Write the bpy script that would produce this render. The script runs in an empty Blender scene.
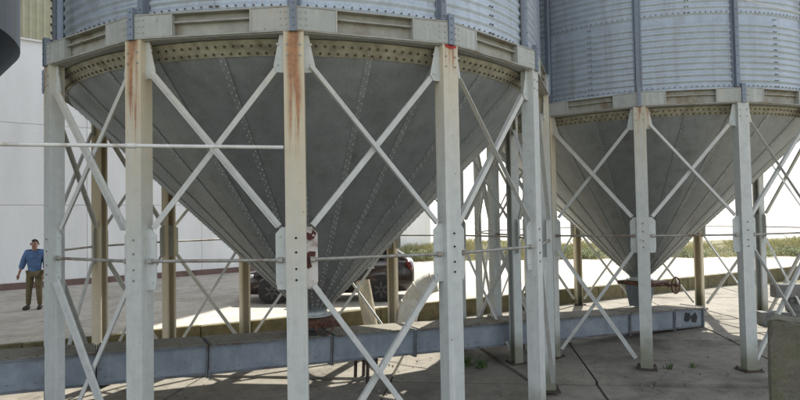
import bpy, bmesh, math, random
from mathutils import Vector, Matrix
R_ = math.radians
random.seed(7)
scene = bpy.context.scene
C = scene.collection

# ------------------------------------------------------------------ camera
FPX, PITCH, ROLL, CAMZ = 578.86, R_(1.7016), R_(1.0343), 2.5
cam_d = bpy.data.cameras.new('camera'); cam = bpy.data.objects.new('camera', cam_d); C.objects.link(cam)
cam_d.sensor_width = 36.0; cam_d.lens = 36.0 * FPX / 800.0
cam_d.clip_start = 0.05; cam_d.clip_end = 6000
fw = Vector((0, math.cos(PITCH), math.sin(PITCH))); r0 = Vector((1, 0, 0)); u0 = r0.cross(fw)
rt = r0 * math.cos(ROLL) - u0 * math.sin(ROLL); up = u0 * math.cos(ROLL) + r0 * math.sin(ROLL)
m = Matrix((rt, up, -fw)).transposed().to_4x4(); m.translation = (0, 0, CAMZ)
cam.matrix_world = m
scene.camera = cam

# ------------------------------------------------------------------ light
SUN_EL, SUN_AZ = R_(52), R_(20)           # azimuth from +Y towards +X: behind the silos, a little to the right
to_sun = Vector((math.sin(SUN_AZ) * math.cos(SUN_EL), math.cos(SUN_AZ) * math.cos(SUN_EL), math.sin(SUN_EL)))
world = bpy.data.worlds.new('World'); scene.world = world; world.use_nodes = True
wn = world.node_tree.nodes; wl = world.node_tree.links; wn.clear()
sky = wn.new('ShaderNodeTexSky'); sky.sky_type = 'NISHITA'; sky.sun_disc = False
sky.sun_elevation = SUN_EL; sky.sun_rotation = SUN_AZ; sky.air_density = 1.0; sky.dust_density = 1.0; sky.ozone_density = 1.0
bg = wn.new('ShaderNodeBackground'); bg.inputs['Strength'].default_value = 0.15
wo = wn.new('ShaderNodeOutputWorld'); hs = wn.new('ShaderNodeHueSaturation'); hs.inputs['Saturation'].default_value = .32; wl.new(sky.outputs[0], hs.inputs['Color']); wl.new(hs.outputs[0], bg.inputs[0]); wl.new(bg.outputs[0], wo.inputs[0])
sd = bpy.data.lights.new('sun', 'SUN'); sd.energy = 4.2; sd.angle = R_(0.53); sd.color = (1.0, 0.95, 0.86)
sun = bpy.data.objects.new('sun', sd); C.objects.link(sun)
sun.rotation_euler = (-to_sun).to_track_quat('-Z', 'Y').to_euler(); sun.location = to_sun * 60
scene.view_settings.view_transform = 'Standard'; scene.view_settings.look = 'None'
scene.view_settings.gamma = 1.0; scene.view_settings.use_curve_mapping = False
scene.view_settings.exposure = 1.15
scene.render.resolution_x = 1024; scene.render.resolution_y = 512
try:
    scene.cycles.max_bounces = 8; scene.cycles.diffuse_bounces = 4; scene.cycles.use_denoising = True
except Exception: pass

# ------------------------------------------------------------------ materials
def ramp(nt, fac, stops):
    n = nt.nodes.new('ShaderNodeValToRGB'); cr = n.color_ramp
    while len(cr.elements) < len(stops): cr.elements.new(0.5)
    for e, (p, c) in zip(cr.elements, stops): e.position = p; e.color = (*c, 1) if len(c) == 3 else c
    nt.links.new(fac, n.inputs[0]); return n.outputs[0]
def noise(nt, vec, scale, detail=4, rough=.55, dist=0):
    n = nt.nodes.new('ShaderNodeTexNoise'); n.inputs['Scale'].default_value = scale
    n.inputs['Detail'].default_value = detail; n.inputs['Roughness'].default_value = rough; n.inputs['Distortion'].default_value = dist
    nt.links.new(vec, n.inputs['Vector']); return n.outputs['Fac']
def mapping(nt, vec, scale=(1, 1, 1), loc=None):
    n = nt.nodes.new('ShaderNodeMapping'); n.inputs['Scale'].default_value = scale
    nt.links.new(vec, n.inputs['Vector'])
    if loc is not None: nt.links.new(loc, n.inputs['Location'])
    return n.outputs[0]
def math_(nt, op, a, b=None, c=None, clamp=False):
    n = nt.nodes.new('ShaderNodeMath'); n.operation = op; n.use_clamp = clamp
    for i, v in enumerate((a, b, c)):
        if v is None: continue
        if isinstance(v, (int, float)): n.inputs[i].default_value = v
        else: nt.links.new(v, n.inputs[i])
    return n.outputs[0]
def mix(nt, fac, a, b, mode='MIX'):
    n = nt.nodes.new('ShaderNodeMix'); n.data_type = 'RGBA'; n.blend_type = mode
    if isinstance(fac, (int, float)): n.inputs[0].default_value = fac
    else: nt.links.new(fac, n.inputs[0])
    for i, v in ((6, a), (7, b)):
        if isinstance(v, tuple): n.inputs[i].default_value = (*v, 1)
        else: nt.links.new(v, n.inputs[i])
    return n.outputs[2]
def sstep(nt, v, a, b):
    n = nt.nodes.new('ShaderNodeMapRange'); n.interpolation_type = 'SMOOTHSTEP'
    n.inputs[1].default_value = a; n.inputs[2].default_value = b; n.inputs[3].default_value = 0; n.inputs[4].default_value = 1
    nt.links.new(v, n.inputs[0]); return n.outputs[0]
def new_mat(name):
    mt = bpy.data.materials.new(name); mt.use_nodes = True; nt = mt.node_tree
    b = nt.nodes['Principled BSDF']
    tc = nt.nodes.new('ShaderNodeTexCoord'); oi = nt.nodes.new('ShaderNodeObjectInfo')
    # object coordinates shifted by a per-object random offset so that copies differ
    sh = nt.nodes.new('ShaderNodeVectorMath'); sh.operation = 'ADD'
    off = nt.nodes.new('ShaderNodeVectorMath'); off.operation = 'SCALE'; off.inputs[0].default_value = (37.1, 23.7, 11.3)
    nt.links.new(oi.outputs['Random'], off.inputs['Scale'])
    nt.links.new(tc.outputs['Object'], sh.inputs[0]); nt.links.new(off.outputs[0], sh.inputs[1])
    return mt, nt, b, tc.outputs['Object'], sh.outputs[0], oi.outputs['Random']
def bump(nt, b, h, dist=.01, strength=.5):
    n = nt.nodes.new('ShaderNodeBump'); n.inputs['Distance'].default_value = dist; n.inputs['Strength'].default_value = strength
    nt.links.new(h, n.inputs['Height']); nt.links.new(n.outputs[0], b.inputs['Normal'])
def simple(name, col, rough=.6, metal=0., var=.25, scale=6., bumpd=0., col2=None, spec=None):
    mt, nt, b, o, s, rnd = new_mat(name)
    n1 = noise(nt, s, scale, 6, .6)
    dark = tuple(c * (1 - var) for c in col); lite = tuple(min(1, c * (1 + var)) for c in col)
    colr = ramp(nt, n1, [(.3, dark), (.5, col), (.7, lite)])
    if col2:
        n2 = noise(nt, s, scale * .37, 5, .65)
        colr = mix(nt, sstep(nt, n2, .5, .68), colr, col2)
    nt.links.new(colr, b.inputs['Base Color'])
    b.inputs['Roughness'].default_value = rough; b.inputs['Metallic'].default_value = metal
    if bumpd: bump(nt, b, noise(nt, s, scale * 4, 6, .6), bumpd)
    return mt
def paint_mat(name, base, cream_z=(1.6, 3.9), rust_z=(3.5, 4.25), moss=True, rust_amt=1.0):
    """weathered pale steel paint: cream water stains and rust runs below the ring, dirt and moss at the foot"""
    mt, nt, b, o, s, rnd = new_mat(name)
    sep = nt.nodes.new('ShaderNodeSeparateXYZ'); nt.links.new(o, sep.inputs[0]); z = sep.outputs[2]
    str_ = noise(nt, mapping(nt, s, (22, 22, .9)), 1.0, 5, .6)
    fine = noise(nt, s, 9, 6, .65)
    big = noise(nt, s, 1.3, 3, .5)
    col = ramp(nt, fine, [(.25, tuple(c * .86 for c in base)), (.5, base), (.75, tuple(min(1, c * 1.1) for c in base))])
    # pale chalking streaks
    col = mix(nt, math_(nt, 'MULTIPLY', sstep(nt, str_, .5, .7), .35), col, (.62, .64, .6))
    # cream
    cf = sstep(nt, math_(nt, 'ADD', z, math_(nt, 'MULTIPLY', math_(nt, 'ADD', math_(nt, 'SUBTRACT', str_, .5), math_(nt, 'SUBTRACT', rnd, .5)), 1.7)), *cream_z)
    col = mix(nt, math_(nt, 'MULTIPLY', cf, .8 * rust_amt), col, (.55, .46, .30))
    # rust runs
    rz = math_(nt, 'ADD', z, math_(nt, 'MULTIPLY', math_(nt, 'SUBTRACT', str_, .52), 4.2))
    rz = math_(nt, 'ADD', rz, math_(nt, 'MULTIPLY', math_(nt, 'SUBTRACT', rnd, .55), 1.1))
    rf = sstep(nt, rz, *rust_z)
    if moss:      # columns: the runs keep to the middle of the outer face
        ax = math_(nt, 'ABSOLUTE', math_(nt, 'ADD', sep.outputs[0], math_(nt, 'MULTIPLY', math_(nt, 'SUBTRACT', big, .5), .09)))
        rf = math_(nt, 'MULTIPLY', rf, math_(nt, 'SUBTRACT', 1, sstep(nt, ax, .03, .085)))
    rcol = ramp(nt, noise(nt, s, 14, 5, .7), [(.3, (.17, .065, .03)), (.55, (.34, .15, .06)), (.75, (.46, .26, .12))])
    col = mix(nt, math_(nt, 'MULTIPLY', rf, .9 * rust_amt), col, rcol)
    # chips
    ch = sstep(nt, noise(nt, s, 26, 3, .5), .71, .74)
    col = mix(nt, math_(nt, 'MULTIPLY', ch, .6), col, (.15, .075, .04))
    if moss:
        mz = math_(nt, 'ADD', z, math_(nt, 'MULTIPLY', math_(nt, 'SUBTRACT', big, .5), 1.2))
        mf = math_(nt, 'SUBTRACT', 1, sstep(nt, mz, .02, .65))
        col = mix(nt, math_(nt, 'MULTIPLY', mf, .8), col, (.13, .13, .07))
    nt.links.new(col, b.inputs['Base Color'])
    b.inputs['Roughness'].default_value = .55; b.inputs['Specular IOR Level'].default_value = .35
    bump(nt, b, math_(nt, 'ADD', fine, math_(nt, 'MULTIPLY', rf, noise(nt, s, 40, 4))), .004, .5)
    return mt
def galv_mat(name, base, metal, rough, streak=(8, 8, .5), dirt=(.16, .15, .12), dirtamt=.5, spangle=.12, spec=.5):
    mt, nt, b, o, s, rnd = new_mat(name); b.inputs['Specular IOR Level'].default_value = spec
    st = noise(nt, mapping(nt, s, streak), 1.0, 6, .62)
    fine = noise(nt, s, 5, 6, .6)
    v = nt.nodes.new('ShaderNodeTexVoronoi'); v.inputs['Scale'].default_value = 55; nt.links.new(s, v.inputs['Vector'])
    sv = nt.nodes.new('ShaderNodeSeparateColor'); nt.links.new(v.outputs['Color'], sv.inputs[0])
    tone = math_(nt, 'ADD', math_(nt, 'MULTIPLY', sv.outputs[0], spangle), math_(nt, 'ADD', math_(nt, 'MULTIPLY', fine, .5), math_(nt, 'MULTIPLY', rnd, .22)))
    col = ramp(nt, tone, [(.15, tuple(c * .72 for c in base)), (.45, base), (.75, tuple(min(1, c * 1.3) for c in base))])
    col = mix(nt, math_(nt, 'MULTIPLY', sstep(nt, st, .48, .72), dirtamt), col, dirt)
    nt.links.new(col, b.inputs['Base Color'])
    b.inputs['Metallic'].default_value = metal
    r = math_(nt, 'ADD', math_(nt, 'MULTIPLY', fine, .25), rough - .12); nt.links.new(r, b.inputs['Roughness'])
    bump(nt, b, noise(nt, s, 2.2, 3), .006, .4)
    return mt
def concrete(name, base, stain=(.10, .09, .07), stainamt=.7, scale=1.0, moss=0.0, bumpd=.006, wet=0.):
    mt, nt, b, o, s, rnd = new_mat(name)
    geo = nt.nodes.new('ShaderNodeNewGeometry'); P = geo.outputs['Position']
    n1 = noise(nt, P, .55 * scale, 7, .62, .4); n2 = noise(nt, P, 4.5 * scale, 8, .68); n3 = noise(nt, P, 60, 3, .6)
    n4 = noise(nt, P, 1.7 * scale, 6, .7, .8)
    col = ramp(nt, n2, [(.28, tuple(c * .68 for c in base)), (.5, base), (.72, tuple(min(1, c * 1.22) for c in base))])
    col = mix(nt, math_(nt, 'MULTIPLY', sstep(nt, n1, .47, .66), stainamt), col, stain)
    col = mix(nt, math_(nt, 'MULTIPLY', sstep(nt, n4, .56, .66), .45), col, tuple(min(1, c * 1.35) for c in base))
    col = mix(nt, .35, col, ramp(nt, n3, [(.3, (.25, .25, .25)), (.7, (.75, .75, .75))]), 'OVERLAY')
    tint = math_(nt, 'MULTIPLY', rnd, .3)
    col = mix(nt, tint, col, tuple(c * .8 for c in base))
    # hairline cracks
    vo = nt.nodes.new('ShaderNodeTexVoronoi'); vo.feature = 'DISTANCE_TO_EDGE'; vo.inputs['Scale'].default_value = .8
    wv = nt.nodes.new('ShaderNodeVectorMath'); wv.operation = 'ADD'
    nc = nt.nodes.new('ShaderNodeTexNoise'); nc.inputs['Scale'].default_value = 1.6; nc.inputs['Detail'].default_value = 6; nt.links.new(P, nc.inputs['Vector'])
    nt.links.new(P, wv.inputs[0]); nt.links.new(nc.outputs['Color'], wv.inputs[1]); nt.links.new(wv.outputs[0], vo.inputs['Vector'])
    crk = math_(nt, 'SUBTRACT', 1, sstep(nt, vo.outputs['Distance'], .003, .011))
    crk = math_(nt, 'MULTIPLY', crk, sstep(nt, n1, .42, .6))
    col = mix(nt, math_(nt, 'MULTIPLY', crk, .7), col, (.06, .055, .045))
    if moss:
        sepn = nt.nodes.new('ShaderNodeSeparateXYZ'); nt.links.new(geo.outputs['Normal'], sepn.inputs[0])
        mf = sstep(nt, noise(nt, P, 6, 6, .7), .45, .62)
        col = mix(nt, math_(nt, 'MULTIPLY', mf, moss), col, (.10, .10, .035))
    nt.links.new(col, b.inputs['Base Color'])
    b.inputs['Roughness'].default_value = .88; b.inputs['Specular IOR Level'].default_value = .3
    h = math_(nt, 'ADD', math_(nt, 'ADD', n2, math_(nt, 'MULTIPLY', n3, .3)), math_(nt, 'MULTIPLY', crk, -.8))
    bump(nt, b, h, bumpd, .7)
    return mt

M = {}
M['column'] = paint_mat('column_paint', (.455, .48, .465), (2.9, 5.2), (3.95, 4.7))
M['column_rust'] = paint_mat('rust_run_column_paint', (.455, .475, .45), (2.2, 4.3), (3.3, 4.15))
M['column_tan'] = paint_mat('tan_column_paint', (.53, .49, .39), (-1.5, 2.2), (3.9, 4.6))  # tan tone from top to foot, for a few rear columns
M['plate'] = paint_mat('gusset_paint', (.46, .485, .465), (3.4, 5.8), (4.5, 5.3), False, .7)
M['plate_rust'] = simple('peeling_gusset_paint', (.50, .47, .43), .65, 0, .12, 6, .004, col2=(.085, .022, .016))
M['brace'] = paint_mat('brace_paint', (.49, .50, .48), (2.8, 6.5), (4.4, 5.8), False, .7)
M['rod'] = simple('tie_rod_steel', (.30, .29, .26), .5, .3, .35, 8, col2=(.16, .09, .05))
M['ring'] = paint_mat('ring_beam_paint', (.35, .36, .335), (4.4, 6.8), (4.8, 5.6), False, .8)
M['ring_in'] = simple('ring_web_paint', (.33, .325, .285), .7, 0, .2, 7, col2=(.22, .17, .115))
M['shell'] = galv_mat('galvanised_shell', (.40, .45, .50), .5, .50, (7, 7, .35), (.26, .26, .25), .5)
M['cone'] = galv_mat('galvanised_cone', (.41, .44, .445), .66, .43, (5, 5, 1.2), (.26, .245, .215), .4)
M['cone_bolt'] = simple('cone_bolt_steel', (.46, .46, .43), .5, .3, .3, 30)
M['collar'] = simple('cone_collar_paint', (.33, .31, .23), .7, 0, .3, 9, col2=(.20, .17, .11))
M['stiff'] = galv_mat('stiffener_steel', (.17, .20, .24), .4, .45, (9, 9, .6), (.14, .13, .12), .5)
M['bolt'] = simple('bolt_steel', (.10, .085, .07), .6, .3, .4, 30)
M['roof'] = galv_mat('galvanised_roof', (.5, .53, .56), .5, .45)
M['blue'] = None
M['concrete'] = concrete('pad_concrete', (.215, .198, .165), (.062, .055, .042), .85, 1.0)
M['joint'] = simple('joint_soil', (.045, .04, .028), .95, 0, .4, 8, .01)
M['yard'] = concrete('yard_concrete', (.42, .39, .34), (.23, .20, .155), .6, .7)
M['kerb'] = concrete('kerb_concrete', (.17, .145, .085), (.06, .05, .025), .8, 1.4, moss=.5)
M['post'] = concrete('post_concrete', (.135, .128, .10), (.10, .095, .07), .7, 2.2, moss=.35, bumpd=.012)
M['rust'] = simple('rusty_steel', (.13, .06, .035), .8, .2, .5, 14, .004, col2=(.05, .035, .03))
M['painted_bolt'] = simple('painted_bolt', (.27, .27, .24), .6, .1, .3, 30)
M['scab'] = simple('rust_scab', (.075, .022, .016), .85, 0, .4, 40, .004)
M['foot'] = simple('dirty_foot_steel', (.06, .045, .035), .85, .1, .4, 14, .004)
M['flange'] = simple('dark_flange_paint', (.14, .155, .17), .55, .1, .3, 8, col2=(.09, .06, .045))
M['tyre'] = simple('tyre_rubber', (.02, .02, .021), .75, 0, .2, 10)

# ------------------------------------------------------------------ mesh helpers
def link(o, parent=None):
    C.objects.link(o)
    if parent: o.parent = parent
    return o
def mesh_obj(name, verts, faces, mat, parent=None, smooth=False, loc=None):
    me = bpy.data.meshes.new(name); me.from_pydata([tuple(v) for v in verts], [], faces); me.update()
    return obj_from(name, me, mat, parent, smooth)
def obj_from(name, me, mat, parent=None, smooth=False):
    if mat is not None and not me.materials: me.materials.append(mat)
    if smooth:
        for p in me.polygons: p.use_smooth = True
    o = bpy.data.objects.new(name, me); return link(o, parent)
def fixn(me):
    bm = bmesh.new(); bm.from_mesh(me); bmesh.ops.recalc_face_normals(bm, faces=bm.faces); bm.to_mesh(me); bm.free(); return me
class MB:
    def __init__(s): s.v = []; s.f = []
    def add(s, vs, fs):
        n = len(s.v); s.v += [tuple(v) for v in vs]; s.f += [tuple(i + n for i in f) for f in fs]; return s
    def box(s, x0, x1, y0, y1, z0, z1, mtx=None):
        vs = [Vector(p) for p in ((x0, y0, z0), (x1, y0, z0), (x1, y1, z0), (x0, y1, z0), (x0, y0, z1), (x1, y0, z1), (x1, y1, z1), (x0, y1, z1))]
        if mtx: vs = [mtx @ v for v in vs]
        return s.add(vs, [(0, 3, 2, 1), (4, 5, 6, 7), (0, 1, 5, 4), (1, 2, 6, 5), (2, 3, 7, 6), (3, 0, 4, 7)])
    def prism(s, poly, a, b, axis='z', mtx=None):
        n = len(poly)
        def pt(p, h): return {'z': (p[0], p[1], h), 'y': (p[0], h, p[1]), 'x': (h, p[0], p[1])}[axis]
        vs = [Vector(pt(p, a)) for p in poly] + [Vector(pt(p, b)) for p in poly]
        if mtx: vs = [mtx @ v for v in vs]
        return s.add(vs, [tuple(range(n))[::-1], tuple(range(n, 2 * n))] + [(i, (i + 1) % n, n + (i + 1) % n, n + i) for i in range(n)])
    def tube(s, pts, r, seg=8, cap=True):
        pts = [Vector(p) for p in pts]; rr = r if isinstance(r, (list, tuple)) else [r] * len(pts)
        rings = []; prev = None
        for i, p in enumerate(pts):
            d = (pts[min(i + 1, len(pts) - 1)] - pts[max(i - 1, 0)]).normalized()
            ref = prev if prev is not None else (Vector((0, 0, 1)) if abs(d.z) < .9 else Vector((1, 0, 0)))
            a = (ref - d * ref.dot(d)).normalized(); prev = a; b = d.cross(a)
            rings.append([p + (a * math.cos(t) + b * math.sin(t)) * rr[i] for t in (2 * math.pi * k / seg for k in range(seg))])
        vs = [v for rg in rings for v in rg]; fs = []
        for i in range(len(pts) - 1):
            for k in range(seg):
                k2 = (k + 1) % seg; fs.append((i * seg + k, i * seg + k2, (i + 1) * seg + k2, (i + 1) * seg + k))
        if cap: fs += [tuple(range(seg))[::-1], tuple(range((len(pts) - 1) * seg, len(pts) * seg))]
        return s.add(vs, fs)
    def torus(s, c, R, r, mtx=Matrix(), n=24, k=8, arc=1.0):
        vs = []; fs = []
        for i in range(n):
            a = 2 * math.pi * i / n
            for j in range(k):
                t = 2 * math.pi * j / k
                vs.append(mtx @ Vector(((R + r * math.cos(t)) * math.cos(a), (R + r * math.cos(t)) * math.sin(a), r * math.sin(t))) + Vector(c))
        for i in range(n):
            for j in range(k):
                fs.append((i * k + j, ((i + 1) % n) * k + j, ((i + 1) % n) * k + (j + 1) % k, i * k + (j + 1) % k))
        return s.add(vs, fs)
    def hexbolt(s, p, d, r=.012, h=.012):
        d = Vector(d).normalized(); return s.tube([Vector(p), Vector(p) + d * h], r, 6)
    def mesh(s, name):
        me = bpy.data.meshes.new(name); me.from_pydata(s.v, [], s.f); me.update(); return fixn(me)
    def build(s, name, mat, parent=None, smooth=False):
        return obj_from(name, s.mesh(name), mat, parent, smooth)
def tag(o, label=None, cat=None, group=None, kind=None):
    if label: o['label'] = label
    if cat: o['category'] = cat
    if group: o['group'] = group
    if kind: o['kind'] = kind
    return o
def empty(name, loc=(0, 0, 0), rz=0):
    o = bpy.data.objects.new(name, None); o.location = loc; o.rotation_euler = (0, 0, rz); o.empty_display_size = .2
    return link(o)

# ------------------------------------------------------------------ ground: terrain, yard, pad
U = Vector((.860, .510, 0)); NRM = Vector((-.510, .860, 0))      # row direction of the silos, and away from the camera
def step_pt(s, off=0): return Vector((-.05, 13.74, 0)) + Vector((.8824, .4706, 0)) * s + Vector((-.4706, .8824, 0)) * off

def terrain_z(x, y):
    d = y - 26.5 + .06 * x
    z = -.06
    if d > 0:
        rise = min(1, d / 2.5); z = -.06 + (.95 + .18 * math.sin(x * .35) + .1 * math.sin(x * 1.1 + 2)) * (3 * rise ** 2 - 2 * rise ** 3)
        if d > 3.5: z -= (d - 3.5) * .055
    return z
xs = [-3000, -1500, -600, -250, -120, -70] + [x for x in range(-44, 61, 2)] + [80, 130, 260, 600, 1500, 3000]
ys = [-400, -100, -30, 0, 15, 22, 24] + [25 + i * .6 for i in range(14)] + [36, 40, 50, 70, 120, 300, 900, 3000]
vs = [(x, y, terrain_z(x, y)) for y in ys for x in xs]; W = len(xs)
fs = [(j * W + i, j * W + i + 1, (j + 1) * W + i + 1, (j + 1) * W + i) for j in range(len(ys) - 1) for i in range(W - 1)]
M['terrain'] = concrete('grass_soil', (.13, .12, .055), (.07, .08, .025), .8, 1.0)
tag(mesh_obj('terrain', vs, fs, M['terrain'], smooth=True), kind='structure')

# pad of cast slabs, the bay next to the camera set a little lower
pad = empty('concrete_pad', (0, 0, 0)); tag(pad, kind='structure')
e1 = Vector((.9914, -.131, 0)); e2 = Vector((.131, .9914, 0)); O = Vector((2.88, 8.68, 0))
def slab(poly, top, th=.12):
    MB().prism([(p.x, p.y) for p in poly], top - th, top).build('slab', M['concrete'], pad)
SW, SL, g = 3.1, 3.0, .018
for i in range(-5, 5):
    for j in range(-4, 4):
        a, b_, c_, d_ = i * SW + g, (i + 1) * SW - g, j * SL + g, (j + 1) * SL - g
        z = (.0 if j >= 0 else -.045) + random.uniform(-.006, .006)
        q = [O + e1 * a + e2 * c_, O + e1 * b_ + e2 * c_, O + e1 * b_ + e2 * d_, O + e1 * a + e2 * d_]
        if i == -1 and j == 0:      # this one is broken across, one half sunk
            p1 = O + e1 * (-SW * .32) + e2 * c_; p2 = O + e1 * (-SW * .64) + e2 * d_
            slab([q[0], p1, p2, q[3]], z - .03); slab([p1 + e1 * .03, q[1], q[2], p2 + e1 * .03], z + .004)
        else: slab(q, z)
tag(MB().prism([tuple((O + e1 * a + e2 * b_).xy) for a, b_ in ((-16, -13), (16, -13), (16, 13), (-16, 13))], -.2, -.055).build('joint_soil', M['joint']), kind='structure')

# raised yard behind, held by a kerb
A0, A1 = step_pt(-22, .16), step_pt(30, .16)
A1 = step_pt(20.5, .16)
yd = MB().prism([tuple(A0.xy), tuple(A1.xy), (A1.x + 1, 27.0), (-40, 29.5), (-40, A0.y)], -.3, .395).build('yard', M['yard']); tag(yd, kind='structure')
tag(MB().prism([(A1.x + .004, A1.y - .3), (60, A1.y - .3), (60, 24.3), (A1.x + 1.004, 26.8)], -.3, .391).build('yard', M['yard']), kind='structure')
kerb = empty('kerb'); tag(kerb, kind='structure')
ang = math.atan2(.4706, .8824)
kb = MB().box(-.492, .492, 0, .155, -.15, .40).mesh('kerb_block')
bmk = bmesh.new(); bmk.from_mesh(kb); bmesh.ops.bevel(bmk, geom=[e for e in bmk.edges], offset=.012, segments=2, affect='EDGES'); bmk.to_mesh(kb); bmk.free()
for k in range(-14, 21):
    o = obj_from('kerb_block', kb, M['kerb'], kerb)
    p = step_pt(k * 1.0); o.location = (p.x, p.y, random.uniform(-.012, .012)); o.rotation_euler = (0, 0, ang + random.uniform(-.006, .006))

# ------------------------------------------------------------------ silos
N = 14; RC = 3.514; HR = 4.217; HM = 2.1285; HA = math.pi / N
CH = RC * math.sin(HA); AP = RC * math.cos(HA)
RS = 3.36                                   # shell radius
Z0 = HR + .245                              # shell foot
ME = {}
def proto(name, fn):
    if name not in ME: ME[name] = fn()
    return ME[name]
def column_mesh():
    w, d, t, lip = .092, .15, .011, .035
    yo = -RC
    out = [(-w, yo), (w, yo), (w, yo + d), (w - lip, yo + d), (w - lip, yo + d - t), (w - t, yo + d - t), (w - t, yo + t), (-w + t, yo + t), (-w + t, yo + d - t), (-w + lip, yo + d - t), (-w + lip, yo + d), (-w, yo + d)]
    return MB().prism(out, .02, HR + .004).mesh('column')
def col_bolts():
    b = MB()
    for z in (1.95, 2.05, 2.2, 2.33, HR - .12, HR - .22):
        for x in ((-.0, .0) if z < 3 else (-.055, .055)): b.hexbolt((x, -RC, z), (0, -1, 0), .010, .009)
    return b.mesh('column_bolts')
def base_plate():
    b = MB().box(-.15, .15, -RC - .06, -RC + .23, .0, .02)
    for x in (-.12, .12):
        for y in (-.03, .2): b.hexbolt((x, -RC + y, .018), (0, 0, 1), .016, .03)
    return b.mesh('base_plate')
GY = -AP + .045                             # plane of the gussets in the bay frame
def gusset(kind, side):                     # side +1 : plate on the right of the left-hand column of the bay
    def f():
        s = side; b = MB()
        if kind == 'top': poly = [(CH - .03, HR - .012), (CH - .145, HR - .012), (CH - .205, HR - .30), (CH - .17, HR - .36), (CH - .03, HR - .375)]
        else: poly = [(CH - .03, HM - .27), (CH - .19, HM - .27), (CH - .205, HM - .2), (CH - .205, HM + .24), (CH - .15, HM + .30), (CH - .03, HM + .30)]
        poly = [(-x * s, z) for x, z in poly]
        b.prism(poly, GY - .005, GY + .005, 'y')
        for z in ((HR - .1, HR - .29) if kind == 'top' else (HM - .2, HM, HM + .22)):
            b.hexbolt((-s * (CH - .165), GY - .005, z), (0, -1, 0), .011, .01)
        return b.mesh(kind + '_gusset')
    return f
def angle_bar(p, q, leg, t, y0, sgn):
    """L section between two points of the bay plane (x,z); flat leg at depth y0, other leg pointing sgn in y"""
    p, q = Vector((p[0], 0, p[1])), Vector((q[0], 0, q[1])); d = (q - p).normalized(); n = Vector((-d.z, 0, d.x)); Y = Vector((0, 1, 0))
    prof = [(-leg / 2, 0), (leg / 2, 0), (leg / 2, sgn * t), (-leg / 2 + t, sgn * t), (-leg / 2 + t, sgn * leg), (-leg / 2, sgn * leg)]
    vs = [e + n * a + Y * (y0 + b) for e in (p, q) for a, b in prof]; k = len(prof)
    return MB().add(vs, [tuple(range(k)), tuple(range(k, 2 * k))] + [(i, (i + 1) % k, k + (i + 1) % k, k + i) for i in range(k)])
XT, XM = CH - .165, CH - .165
def brace(z0, z1, side):
    def f():
        y = GY - .007 if side > 0 else GY + .007
        b = angle_bar((-XT * side, z1), (XT * side, z0), .053, .007, y, -1 if side > 0 else 1)
        if side > 0: b.hexbolt((0, y - .006, (z0 + z1) / 2), (0, -1, 0), .011, .01)
        return b.mesh('brace')
    return f
def tie():
    b = MB().tube([(-CH + .15, GY - .02, HM), (CH - .15, GY - .02, HM)], .0155, 8)
    for s in (-1, 1): b.tube([(s * (CH - .175), GY - .02, HM), (s * (CH - .13), GY - .02, HM)], .027, 6)
    return b.mesh('tie_rod')
RO = AP + .022                              # outer face of ring in bay frame
tanH = math.tan(HA)
def mitre_prof(prof, x0=None, x1=None):
    n = len(prof); vs = []
    for sgn, x in ((-1, x0), (1, x1)):
        for r, z in prof: vs.append(((sgn * (r * tanH - .0015)) if x is None else x, -r, z))
    return MB().add(vs, [tuple(range(n)), tuple(range(n, 2 * n))] + [(i, (i + 1) % n, n + (i + 1) % n, n + i) for i in range(n)])
def ring_beam():
    h = .235; a, b_ = HR, HR + h; o, w = RO, RO - .085; t = .013; mz = HR + .14
    prof = [(o, a), (o, a + t), (w + .01, a + t), (w + .01, mz), (o - .02, mz), (o - .02, mz + t), (w + .01, mz + t), (w + .01, b_ - t), (o, b_ - t), (o, b_), (w, b_), (w, a)]
    return mitre_prof(prof).mesh('ring_beam')
def ring_cover(side):
    def f():
        a, b_ = HR + .0155, HR + .2195; x = CH * .49
        prof = [(RO - .003, a), (RO - .003, b_), (RO - .06, b_), (RO - .06, a)]
        b = mitre_prof(prof, None if side < 0 else x, None if side > 0 else -x)
        b.box(side * x - .007, side * x + .007, -RO - .004, -RO + .07, HR + .0145, HR + .2205)
        for z in (HR + .06, HR + .12, HR + .18):
            for dx in (.07, .12): b.hexbolt((side * (RO * tanH - dx), -RO + .004, z), (0, -1, 0), .008, .008)
        return b.mesh('splice_cover')
    return f
def ring_post():                            # upright strap at the corner, carries the stiffener
    r = RO / math.cos(HA)
    b = MB().box(-.033, .033, -r - .012, -r + .05, HR - .004, HR + .30)
    for z in (.05, .12, .19, .26): b.hexbolt((.0, -r - .012, HR + z), (0, -1, 0), .009, .009)
    return b.mesh('strap')
def soffit():                               # flat flange under the beam, closes to the cone
    return mitre_prof([(RO - .02, HR - .009), (RO - .02, HR - .001), (RO - .25, HR - .001), (RO - .25, HR - .009)]).mesh('bottom_flange')
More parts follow.
